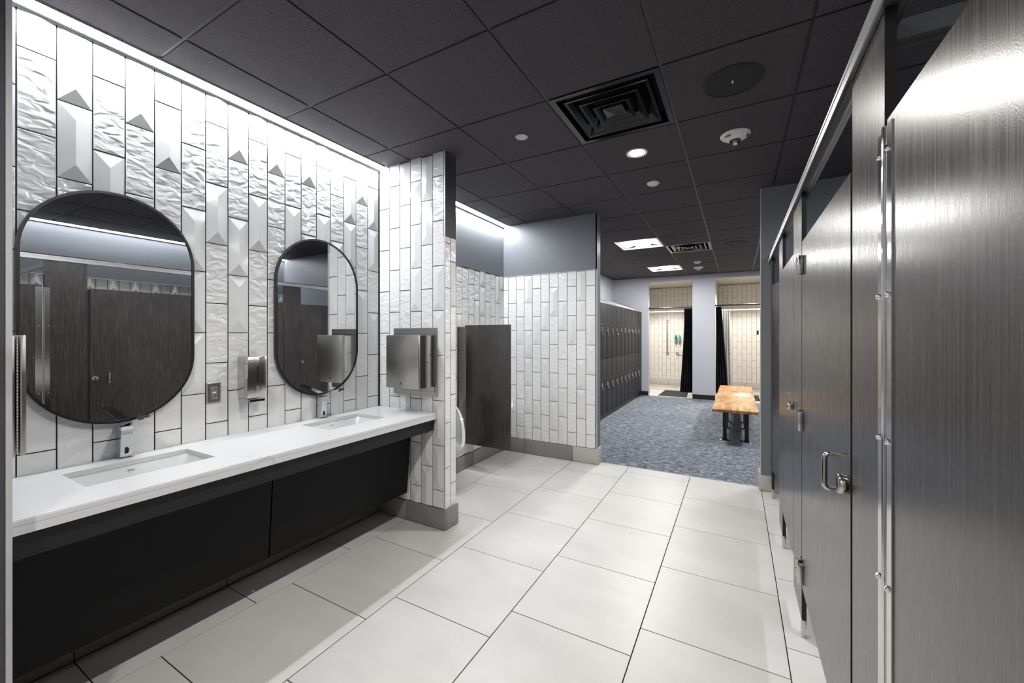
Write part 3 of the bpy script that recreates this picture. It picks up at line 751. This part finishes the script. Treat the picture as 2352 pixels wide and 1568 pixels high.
for z in (1.135, 1.041):
    b = bm_new(); add_lathe(b, [(.0035,.0055),(.003,.0075),(0,.0078)], (0, 1.133, z), 'x', 12); obj('screw', b, M['chrome'], t, True)

t = thing('towel_cabinet', 'stainless paper towel dispenser on the tiled fin wall beside the farther sink', 'towel dispenser', (.4, 2.2, 1.2))
b = bm_new(); add_box(b, .169, .597, 2.286, 2.297, .955, 1.453, .002); obj('wall_flange', b, M['steel_b'], t)
b = bm_new()
for q in ((.205,.575,1.405,1.412),(.572,.579,.985,1.412),(.205,.575,.985,.991)): add_box(b, q[0], q[1], 2.279, 2.286, q[2], q[3], .001)
obj('rim_fold', b, M['steel'], t)
box('cabinet_door', M['steel_b'], t, .258, .566, 2.126, 2.146, 1.022, 1.400, .003)
b = bm_new(); add_prism(b, [(.262,2.15),(.556,2.15),(.563,2.17),(.566,2.20),(.566,2.285),(.262,2.285)], 'z', 1.026, 1.397); obj('body', b, M['steel'], t, True)
box('arrow_mark', M['black'], t, .398, .404, 2.1252, 2.1262, 1.049, 1.058)
b = bm_new(); add_prism(b, [(.394,1.062),(.408,1.062),(.401,1.047)], 'y', 2.1248, 2.1262); obj('arrow_mark', b, M['black'], t)
b = bm_new(); add_lathe(b, [(.010,.0),(.010,.006),(.007,.008),(0,.008)], (.566, 2.215, 1.205), 'x', 16); obj('lock', b, M['chrome'], t, True)
b = bm_new(); add_lathe(b, [(.004,.008),(.004,.0085),(0,.0085)], (.566, 2.215, 1.205), 'x', 10); obj('keyhole', b, M['black'], t)
t = thing('towel_cabinet', 'stainless towel dispenser seen edge-on at the left picture edge', 'towel dispenser', (.3, .35, 1.2))
box('body', M['steel_b'], t, .12, .448, .312, .362, 1.003, 1.396, .003)
box('cabinet_door', M['steel_b'], t, .12, .45, .372, .386, 1.008, 1.400, .004)
b = bm_new(); 
for q in range(36): add_tube(b, [(.450,.367,1.015+q*.0106),(.450,.367,1.015+q*.0106+.0088)], .0028, 8)
obj('piano_hinge', b, M['steel'], t)

# ------------------------------------------------------------------ urinals and screen
def urinal(yc, rim, label):
    t = thing('urinal', label, 'urinal', (.1, yc, rim)); top = rim+.34; bot = rim-.20; W2 = .19; D = .335
    def hgt(u): return rim + (top-rim)*(1-abs(sin(u))**3)
    b = bm_new(); nu, nv = 28, 12; out = []; inn = []
    for i in range(nu+1):
        u = pi*i/nu; ro, ri = [], []
        for j in range(nv+1):
            v = j/nv; z = bot + (hgt(u)-bot)*v; s = min(1, (z-bot)/(rim-bot)); k = .30+.70*math.sin(s*pi/2)
            ro.append(b.verts.new((.004+D*k*sin(u), yc+W2*(.45+.55*math.sin(s*pi/2))*cos(u), z)))
            zi = rim-.13 + (hgt(u)-(rim-.13))*v; s2 = min(1, (zi-(rim-.13))/.13); k2 = .25+.75*math.sin(s2*pi/2)
            ri.append(b.verts.new((.03+(D-.055)*k2*sin(u), yc+(W2-.028)*(.4+.6*math.sin(s2*pi/2))*cos(u), zi)))
        out.append(ro); inn.append(ri)
    for i in range(nu):
        for j in range(nv):
            b.faces.new((out[i][j], out[i+1][j], out[i+1][j+1], out[i][j+1])); b.faces.new((inn[i][j], inn[i][j+1], inn[i+1][j+1], inn[i+1][j]))
        b.faces.new((out[i][nv], out[i+1][nv], inn[i+1][nv], inn[i][nv]))
    b.faces.new([r[0] for r in out]); b.faces.new([r[0] for r in inn])
    obj('bowl', b, M['china'], t, True)
    box('back_plate', M['china'], t, .002, .05, yc-.17, yc+.17, rim-.12, top+.02, .012)
    b = bm_new(); add_tube(b, [(.05,yc,top),(.05,yc,top+.12),(.05,yc,top+.22)], .016, 14); obj('flush_pipe', b, M['chrome'], t, True)
    b = bm_new(); add_lathe(b, [(0,.0),(.034,.0),(.036,.01),(.036,.06),(.028,.075),(0,.08)], (.05, yc, top+.20), seg=20); obj('flush_valve', b, M['chrome'], t, True)
urinal(2.955, .40, 'lower white urinal in front of the dark screen, mostly hidden by the fin wall')
urinal(3.86, .60, 'higher white urinal peeking out beyond the dark screen')
t = thing('urinal_screen', 'dark wood-grain privacy screen between the urinals', 'privacy screen', (.3, 3.42, .28))
box('panel', M['lam'], t, .032, .569, 3.415, 3.434, .281, 1.503, .001)
box('wall_bracket', M['steel'], t, .001, .006, 3.325, 3.46, .30, 1.485)
box('panel_bracket', M['steel'], t, .006, .05, 3.408, 3.4145, .30, 1.485)
for z in (.42, .62, .80, 1.0, 1.19, 1.41):
    b = bm_new(); add_lathe(b, [(.007,.0055),(.006,.010),(0,.011)], (0, 3.352, z), 'x', 12); obj('screw', b, M['chrome'], t, True)

# ------------------------------------------------------------------ toilet stalls (right)
XS = 2.750; TK = .019
def screws(parent, pts, r=.0065):
    for x, y, z in pts:
        b = bm_new(); add_lathe(b, [(r,0),(r*.95,-.003),(r*.6,-.0055),(0,-.006)], (x, y, z), 'x', 12); obj('screw', b, M['chrome'], parent, True)
def panel_bm(x0, x1, y0, y1, z0, z1):
    b = bm_new(); add_box(b, x0, x1, y0, y1, z0, z1)
    b.faces.ensure_lookup_table()
    for f in b.faces:
        f.normal_update(); 
    bmesh.ops.recalc_face_normals(b, faces=b.faces)
    for f in b.faces: f.material_index = 0 if abs(f.normal.x) > .5 else 1
    return b
def pilaster(y0, y1, label, foot=True):
    t = thing('stall_pilaster', label, 'partition post', (XS+TK/2, (y0+y1)/2, 0))
    obj('panel', panel_bm(XS, XS+TK, y0, y1, .080, 2.062), [M['lam'], M['core']], t)
    if foot: 
        box('shoe', M['steel'], t, XS-.0005, XS+TK+.0005, y0-.001, y0+.028, .0005, .0815, .001)
        box('shoe', M['steel'], t, XS+.001, XS+TK-.001, y1-.05, y1-.03, .0005, .079, .001) if y1-y0 > 9 else None
    return t
pA = pilaster(1.084, 1.346, 'dark stall pilaster with the long steel hinge strip, nearest the camera')
pB = pilaster(2.291, 2.590, 'dark stall pilaster on the hinge side of the door with the pull handle')
pC = pilaster(3.187, 3.425, 'third dark stall pilaster from the camera')
pD = pilaster(4.117, 4.280, 'last narrow stall pilaster against the grey end wall')
def door(y0, y1, label, hinge_hi=True, swing=0, name='stall_door'):
    hy = y1 if hinge_hi else y0
    t = thing(name, label, 'stall door', (XS+TK/2, hy, .24))
    obj('panel', panel_bm(XS, XS+TK, y0, y1, .24, 1.829), [M['lam'], M['core']], t)
    return t
def hinge(parent, post, y, zc, h=.078):
    b = bm_new()
    add_tube(b, [(XS-.012, y+.020, zc-h/2), (XS-.012, y+.020, zc-.002)], .0105, 14); add_tube(b, [(XS-.012, y+.020, zc+.002), (XS-.012, y+.020, zc+h/2)], .0105, 14)
    add_box(b, XS-.0035, XS, y+.0155, y+.055, zc-h/2, zc+h/2); obj('hinge', b, M['steel'], post, True)
    b = bm_new(); add_box(b, XS-.020, XS-.0005, y-.045, y-.012, zc-h/2-.008, zc+h/2, .001)
    obj('hinge', b, M['steel'], parent, True)
def latch(parent, y, z, r=.027):
    b = bm_new(); add_lathe(b, [(r*.9,0),(r,-.004),(r,-.020),(r*.92,-.023),(r*.5,-.0235),(0,-.0235)], (XS, y, z), 'x', 32); l = obj('latch', b, M['steel'], parent, True)
    b = bm_new(); add_box(b, XS-.0245, XS-.0235, y-.004, y+.004, z-.014, z+.014); obj('latch_slot', b, M['black'], l)
def pull(parent, y, z0, z1):
    b = bm_new(); r = .0075; off_ = .037; pts = [(XS, y, z0)]
    for q in range(7): a = pi/2*q/6; pts.append((XS-off_+.014-.014*sin(a), y, z0+.014-.014*cos(a)))
    for q in range(7): a = pi/2*q/6; pts.append((XS-off_+.014-.014*cos(a), y, z1-.014+.014*sin(a)))
    pts.append((XS, y, z1)); add_tube(b, pts, r, 12); obj('pull_handle', b, M['steel'], parent, True)
# near wide panel door with the continuous hinge
box('gap_blackout', M['core'], pA, XS+.012, XS+TK, 1.3465, 1.3655, .25, 1.82)  # added black strip, keeps the door gap dark against the lit wall beyond
for yy, pp in ((2.2835, pB), (2.594, pB), (3.4300, pC)): box('gap_blackout', M['core'], pp, XS+TK+.0005, XS+TK+.006, yy-.012, yy+.012, .25, 1.82)  # more added black strips blocking light through the other door gaps
d1 = door(.06, 1.068, 'very near wide dark stall door filling the right picture edge', True)
b = bm_new(); add_box(b, XS-.003, XS-.0003, 1.031, 1.069, .255, 1.815); s1 = obj('hinge_leaf', b, M['steel'], d1)
screws(s1, [(XS-.003, 1.052, z) for z in (1.768, 1.480, 1.191, .903, .615, .32)])
b = bm_new(); add_tube(b, [(XS-.0035, 1.0728, .255), (XS-.0035, 1.0728, 1.818)], .0030, 10); add_tube(b, [(XS-.0035, 1.0800, .255), (XS-.0035, 1.0800, 1.816)], .0028, 10); obj('hinge_knuckle', b, M['chrome'], d1, True)
b = bm_new(); add_box(b, XS-.003, XS-.0003, 1.084, 1.116, .255, 1.812); s2 = obj('hinge_leaf', b, M['steel'], pA)
screws(s2, [(XS-.003, 1.107, z) for z in (1.770, 1.480, 1.189, .900, .61, .32)])
pilaster(-.22, .045, 'stall pilaster beside the camera, outside the picture')
# door with pull handle
d2 = door(1.366, 2.276, 'dark stall door with a steel pull handle and round latch', True)
pull(d2, 1.487, .952, 1.053); latch(d2, 1.393, .998)
for z in (1.722, 1.013, .318): hinge(d2, pB, 2.276, z)
# third door
d3 = door(2.598, 3.180, 'dark stall door between the second and third pilasters, without a pull handle', True)
latch(d3, 2.64, 1.02, .022); screws(d3, [(XS, 2.80, 1.075), (XS, 2.80, .985)], .005)
for z in (1.70, .35): box('pivot', M['steel'], d3, XS+.004, XS+TK-.003, 3.178, 3.1875, z, z+.06)
# fourth door, slightly ajar inward
d4 = door(3.435, 4.108, 'farthest dark stall door, standing slightly ajar', True)
latch(d4, 3.49, 1.03, .022)
for z in (1.70, .35): box('pivot', M['steel'], d4, XS+.004, XS+TK-.003, 4.106, 4.1175, z, z+.06)
d4.rotation_euler = (0, 0, radians(9))
# continuous head rail
t = thing('head_rail', 'long aluminium head rail running over the stall fronts', 'rail', (XS, 2, 2.07))
b = bm_new(); x0, x1 = XS-.016, XS+TK+.016
pr = [(x0,2.050),(x0+.004,2.050),(x0+.004,2.056),(XS-.002,2.058),(XS-.002,2.064),(XS+TK+.002,2.064),(XS+TK+.002,2.058),(x1-.004,2.056),(x1-.004,2.050),(x1,2.050),(x1,2.088),(x1-.006,2.096),(x1-.014,2.1),(x0+.014,2.1),(x0+.006,2.096),(x0,2.090),(x0,2.081),(x0+.0025,2.079),(x0+.0025,2.075),(x0,2.073)]
add_prism(b, pr, 'y', -.25, 4.283); obj('rail', b, M['alu'], t)
box('end_bracket', M['steel'], t, XS-.02, XS+TK+.02, 4.265, 4.2835, 2.04, 2.105)
# side rails, dividers
for yc, lab in ((1.210, 'aluminium brace rail crossing the near stall, seen above the near door'),):
    t = thing('brace_rail', lab, 'rail', (3.6, yc, 2.07))
    b = bm_new(); add_prism(b, [(yc-.022,2.050),(yc-.008,2.050),(yc-.008,2.058),(yc+.008,2.058),(yc+.008,2.050),(yc+.022,2.050),(yc+.022,2.092),(yc-.022,2.092)], 'x', XS+TK+.017, XR-.002); obj('rail', b, M['alu'], t)
for yc, lab in ((1.23, 'dark divider panel inside the stalls behind the near pilaster'), (2.44, 'dark divider panel inside the stalls behind the handle door pilaster'), (3.30, 'dark divider panel behind the third pilaster')):
    t = thing('stall_divider', lab, 'partition panel', (3.6, yc, .3))
    obj('panel', panel_bm(XS+TK+.004, XR-.03, yc-.0095, yc+.0095, .30, 1.829), M['lam'], t)
    box('bracket', M['steel'], t, XS+TK+.0005, XS+TK+.004, yc-.03, yc+.03, .32, 1.80)
    box('bracket', M['steel'], t, XR-.03, XR-.007, yc-.02, yc+.02, .32, 1.80)
tag(box('near_stall_end', M['lam'], None, XS, 4.5, -.26, -.24, .08, 2.0), 'dark partition panel beside the camera, outside the picture', 'partition panel')
lit('stall_lamp', 'SPOT', (3.65, 1.9, H-.02), 18, spot_size=radians(140), spot_blend=1, shadow_soft_size=.05)

# ------------------------------------------------------------------ lockers
LP = .311; XF = .55
ords = ['first', 'second', 'third', 'fourth', 'fifth', 'sixth', 'seventh', 'eighth', 'ninth', 'tenth', 'eleventh', 'twelfth']
def locker(y0, label):
    y1 = y0+LP; t = thing('locker', label, 'locker', (.2, (y0+y1)/2, 0), 'two-tier lockers along the left wall')
    box('body', M['black'], t, -.112, XF-.016, y0+.002, y1-.002, .075, 1.935)
    box('plinth', M['black'], t, -.112, XF-.012, y0+.001, y1-.001, .005, .075)
    for z0, z1, hz in ((1.008, 1.935, 1.475), (.085, 1.002, .56)):
        d = box('door', M['locker'], t, XF-.016, XF, y0+.003, y1-.003, z0, z1, .002)
        b = bm_new(); yh = y0+.055
        add_box(b, XF, XF+.006, yh-.012, yh+.012, hz-.02, hz+.060, .001); add_box(b, XF+.006, XF+.020, yh-.008, yh+.008, hz+.045, hz+.058, .001)
        add_tube(b, [(XF+.016,yh,hz+.05),(XF+.018,yh+.002,hz-.02),(XF+.022,yh+.008,hz-.055),(XF+.034,yh+.016,hz-.066)], .0075, 8)
        obj('handle', b, M['chrome'], d, True)
        b = bm_new(); add_lathe(b, [(.011,0),(.011,.006),(.006,.008),(0,.008)], (XF, yh, hz+.105), 'x', 12); obj('lock', b, M['greyp'], d, True)
    b = bm_new(); add_prism(b, [(-.112,1.937),(XF-.012,1.937),(XF,1.937),(XF,1.948),(-.112,2.20)], 'y', y0, y1); obj('sloped_top', b, M['lockertop'], t)
    return t
L0 = locker(9.56-LP, 'charcoal two-tier locker, first in the row counted from the shower wall')
for k in range(1, 12):
    c = copy_tree(L0); c.location.y -= LP*k
    c['label'] = 'charcoal two-tier locker, %s in the row counted from the shower wall' % ords[k]
o = box('locker_filler', M['locker'], None, -.112, XF-.002, 9.562, 9.690, .005, 1.94); tag(o, 'charcoal filler strip between the last locker and the shower wall', 'filler panel')

# ------------------------------------------------------------------ benches
def bench(y0, y1, posts, label):
    t = thing('bench', label, 'bench', (2.46, (y0+y1)/2, 0), 'butcher block benches')
    b = bm_new(); add_box(b, 2.205, 2.722, y0, y1, .412, .450, .007); obj('seat', b, M['wood'], t, True)
    for yp in posts:
        for xp in (2.345, 2.60):
            b = bm_new(); add_tube(b, [(xp,yp,.006),(xp,yp,.405)], .026, 18); obj('leg', b, M['black'], t, True)
            b = bm_new(); add_lathe(b, [(0,.016),(.03,.016),(.075,.008),(.080,.0045),(0,.0045)], (xp, yp, 0), seg=28); fo = obj('foot_flange', b, M['blackg'], t, True)
            b = bm_new(); add_box(b, xp-.06, xp+.06, yp-.045, yp+.045, .404, .412); obj('top_plate', b, M['black'], t)
            for a in (45, 135, 225, 315):
                b = bm_new(); add_lathe(b, [(.007,.012),(.006,.018),(0,.019)], (xp+.056*cos(radians(a)), yp+.056*sin(radians(a)), 0), seg=10); obj('bolt', b, M['chrome'], fo, True)
bench(5.835, 7.215, (6.13, 6.95), 'nearer butcher block bench on black posts in the locker room')
bench(7.222, 8.66, (7.45, 8.35), 'farther butcher block bench joined end to end behind the first')

# ------------------------------------------------------------------ showers: rods, curtains, mats, fittings
def rod(x0, x1, y, z, m, label, r=.014):
    t = thing('curtain_rod', label, 'curtain rod', ((x0+x1)/2, y, z))
    b = bm_new(); add_tube(b, [(x0+.001,y,z),(x1-.001,y,z)], r, 12); obj('rod', b, m, t, True)
    for x, s in ((x0, 1), (x1, -1)):
        b = bm_new(); add_lathe(b, [(0,.0005*s),(r*2,.0005*s),(r*2,.006*s),(r,.018*s)], (x, y, z), 'x', 16); obj('end_flange', b, m, t, True)
rod(.70, 1.632, 9.775, 2.02, M['black'], 'black curtain rod across the left shower doorway')
rod(2.076, 3.05, 9.775, 2.04, M['black'], 'black curtain rod across the right shower doorway')
rod(.20, 1.85, 10.9, 1.995, M['white'], 'white inner curtain rod of the left shower')
rod(2.055, 3.7, 10.9, 1.995, M['white'], 'white inner curtain rod of the right shower')
def curtain(xt0, xt1, xb0, xb1, zt, zb, y, folds, m, label, amp=.028, mid=None):
    b = bm_new(); nx, nz = folds*10, 14; R_ = []
    for j in range(nz+1):
        v = j/nz; z = zt+(zb-zt)*v; a = xt0+(xb0-xt0)*v**1.3; c_ = xt1+(xb1-xt1)*v; row = []
        for i in range(nx+1):
            u = i/nx; am = amp*(.75+.35*v)
            row.append(b.verts.new((a+(c_-a)*u+.006*sin(u*folds*2*pi*2+v*3), y+am*sin(u*folds*2*pi+.6*sin(v*4))+.005*sin(9*u+7*v), z)))
        R_.append(row)
    for j in range(nz):
        for i in range(nx): b.faces.new((R_[j][i], R_[j][i+1], R_[j+1][i+1], R_[j+1][i]))
    bmesh.ops.solidify(b, geom=b.faces[:], thickness=.002)
    t = thing('shower_curtain', label, 'curtain', ((xt0+xt1)/2, y, zt)); obj('fabric', b, m, t, True)
    for i in range(folds):
        x = xt0+(xt1-xt0)*(i+.5)/folds; b = bm_new()
        add_tube(b, [(x, y+.026*cos(a), zt+.025+.026*sin(a)) for a in [2*pi*q/12 for q in range(13)]], .0022, 6, False); obj('ring', b, M['chrome'], t)
curtain(1.455, 1.622, 1.365, 1.622, 1.995, .12, 9.79, 5, M['curtain'], 'black shower curtain gathered at the right of the left doorway')
curtain(2.085, 2.195, 2.085, 2.33, 2.012, .14, 9.79, 4, M['curtain'], 'black shower curtain gathered at the left of the right doorway')
curtain(1.40, 1.75, 1.31, 1.75, 1.98, .10, 10.9, 6, M['liner'], 'white inner curtain behind the black one in the left shower', .03)
curtain(2.10, 2.34, 2.10, 2.37, 1.98, .16, 10.9, 5, M['liner'], 'white inner curtain hanging in the right shower', .03)
b = bm_new(); add_prism(b, [(.89,9.84),(1.50,9.86),(1.44,10.82),(.90,10.82)], 'z', .0005, .012); o = obj('floor_mat', b, M['rubber'], None, origin=(1.19,10.3,0)); tag(o, 'black floor mat just inside the left shower doorway', 'mat')
b = bm_new(); add_box(b, 2.35, 2.92, 10.02, 10.85, .0005, .012, .003); o = obj('floor_mat', b, M['rubber'], None, origin=(2.6,10.4,0)); tag(o, 'black floor mat in the right shower, partly behind the bench', 'mat')
t = thing('grab_bar', 'vertical steel grab bar on the back wall of the left shower', 'grab bar', (.777, YB-.03, 1.35))
b = bm_new(); add_tube(b, [(.777,YB-.005,.885),(.777,YB-.05,.90),(.777,YB-.055,.92),(.777,YB-.055,1.80),(.777,YB-.05,1.82),(.777,YB-.005,1.835)], .017, 12); obj('bar', b, M['steel'], t, True)
for z in (.885, 1.835):
    b = bm_new(); add_lathe(b, [(.04,-.0005),(.04,-.008),(0,-.008)], (.777, YB, z), 'y', 16); obj('wall_flange', b, M['steel'], t, True)
for x, mm, nm in ((1.003, 'green', 'dark green'), (1.097, 'teal', 'pale teal')):
    t = thing('soap_bottle', '%s pump bottle in a wall holder in the left shower' % nm, 'bottle', (x, YB-.05, 1.2), 'wall pump bottles')
    b = bm_new(); add_lathe(b, [(0,.0),(.03,.0),(.033,.01),(.033,.12),(.026,.145),(.012,.155),(.012,.17),(0,.17)], (x, YB-.05, 1.235), seg=16); obj('bottle', b, M[mm], t, True)
    b = bm_new(); add_lathe(b, [(.036,.0),(.038,.01),(.038,.045),(.036,.05),(.034,.045),(.034,.002),(0,.002)], (x, YB-.05, 1.215), seg=16); add_tube(b, [(x,YB-.05,1.215),(x,YB-.06,1.185),(x,YB-.085,1.17)], .01, 8); obj('holder', b, M['greyp'], t, True)
t = thing('shower_valve', 'steel shower valve with lever on the back wall of the left shower', 'valve', (1.04, YB, .90))
b = bm_new(); add_lathe(b, [(.05,-.0005),(.05,-.006),(.03,-.012),(.026,-.05),(0,-.052)], (1.04, YB, .90), 'y', 20); obj('escutcheon', b, M['steel'], t, True)
b = bm_new(); add_tube(b, [(1.04,YB-.045,.90),(1.12,YB-.05,.895),(1.17,YB-.05,.895)], .01, 8); obj('lever', b, M['steel'], t, True)
t = thing('overhead_shower', 'chrome shower head at the left edge of the left doorway', 'shower head', (.22, 11.5, 1.95))
b = bm_new(); add_tube(b, [(.2005,11.5,1.98),(.28,11.5,1.99),(.33,11.5,1.96)], .009, 8); add_lathe(b, [(.012,.0),(.04,-.03),(.045,-.045),(0,-.045)], (.35, 11.5, 1.965), seg=16); obj('head', b, M['chrome'], t, True)
b = bm_new(); add_box(b, .98, 1.13, 11.6, 11.7, .0005, .004); o = obj('floor_drain', b, M['steel'], None, origin=(1.05,11.65,0)); tag(o, 'small floor drain in the left shower mosaic', 'drain')
t = thing('robe_hook', 'small dark double hook on the back wall of the right shower', 'hook', (2.95, YB, 1.5))
b = bm_new(); add_box(b, 2.93, 2.97, YB-.006, YB-.0005, 1.42, 1.52); add_tube(b, [(2.95,YB-.006,1.5),(2.95,YB-.05,1.5),(2.95,YB-.055,1.52)], .009, 8); add_tube(b, [(2.95,YB-.006,1.44),(2.95,YB-.04,1.44),(2.95,YB-.045,1.455)], .009, 8); obj('hook', b, M['black'], t, True)
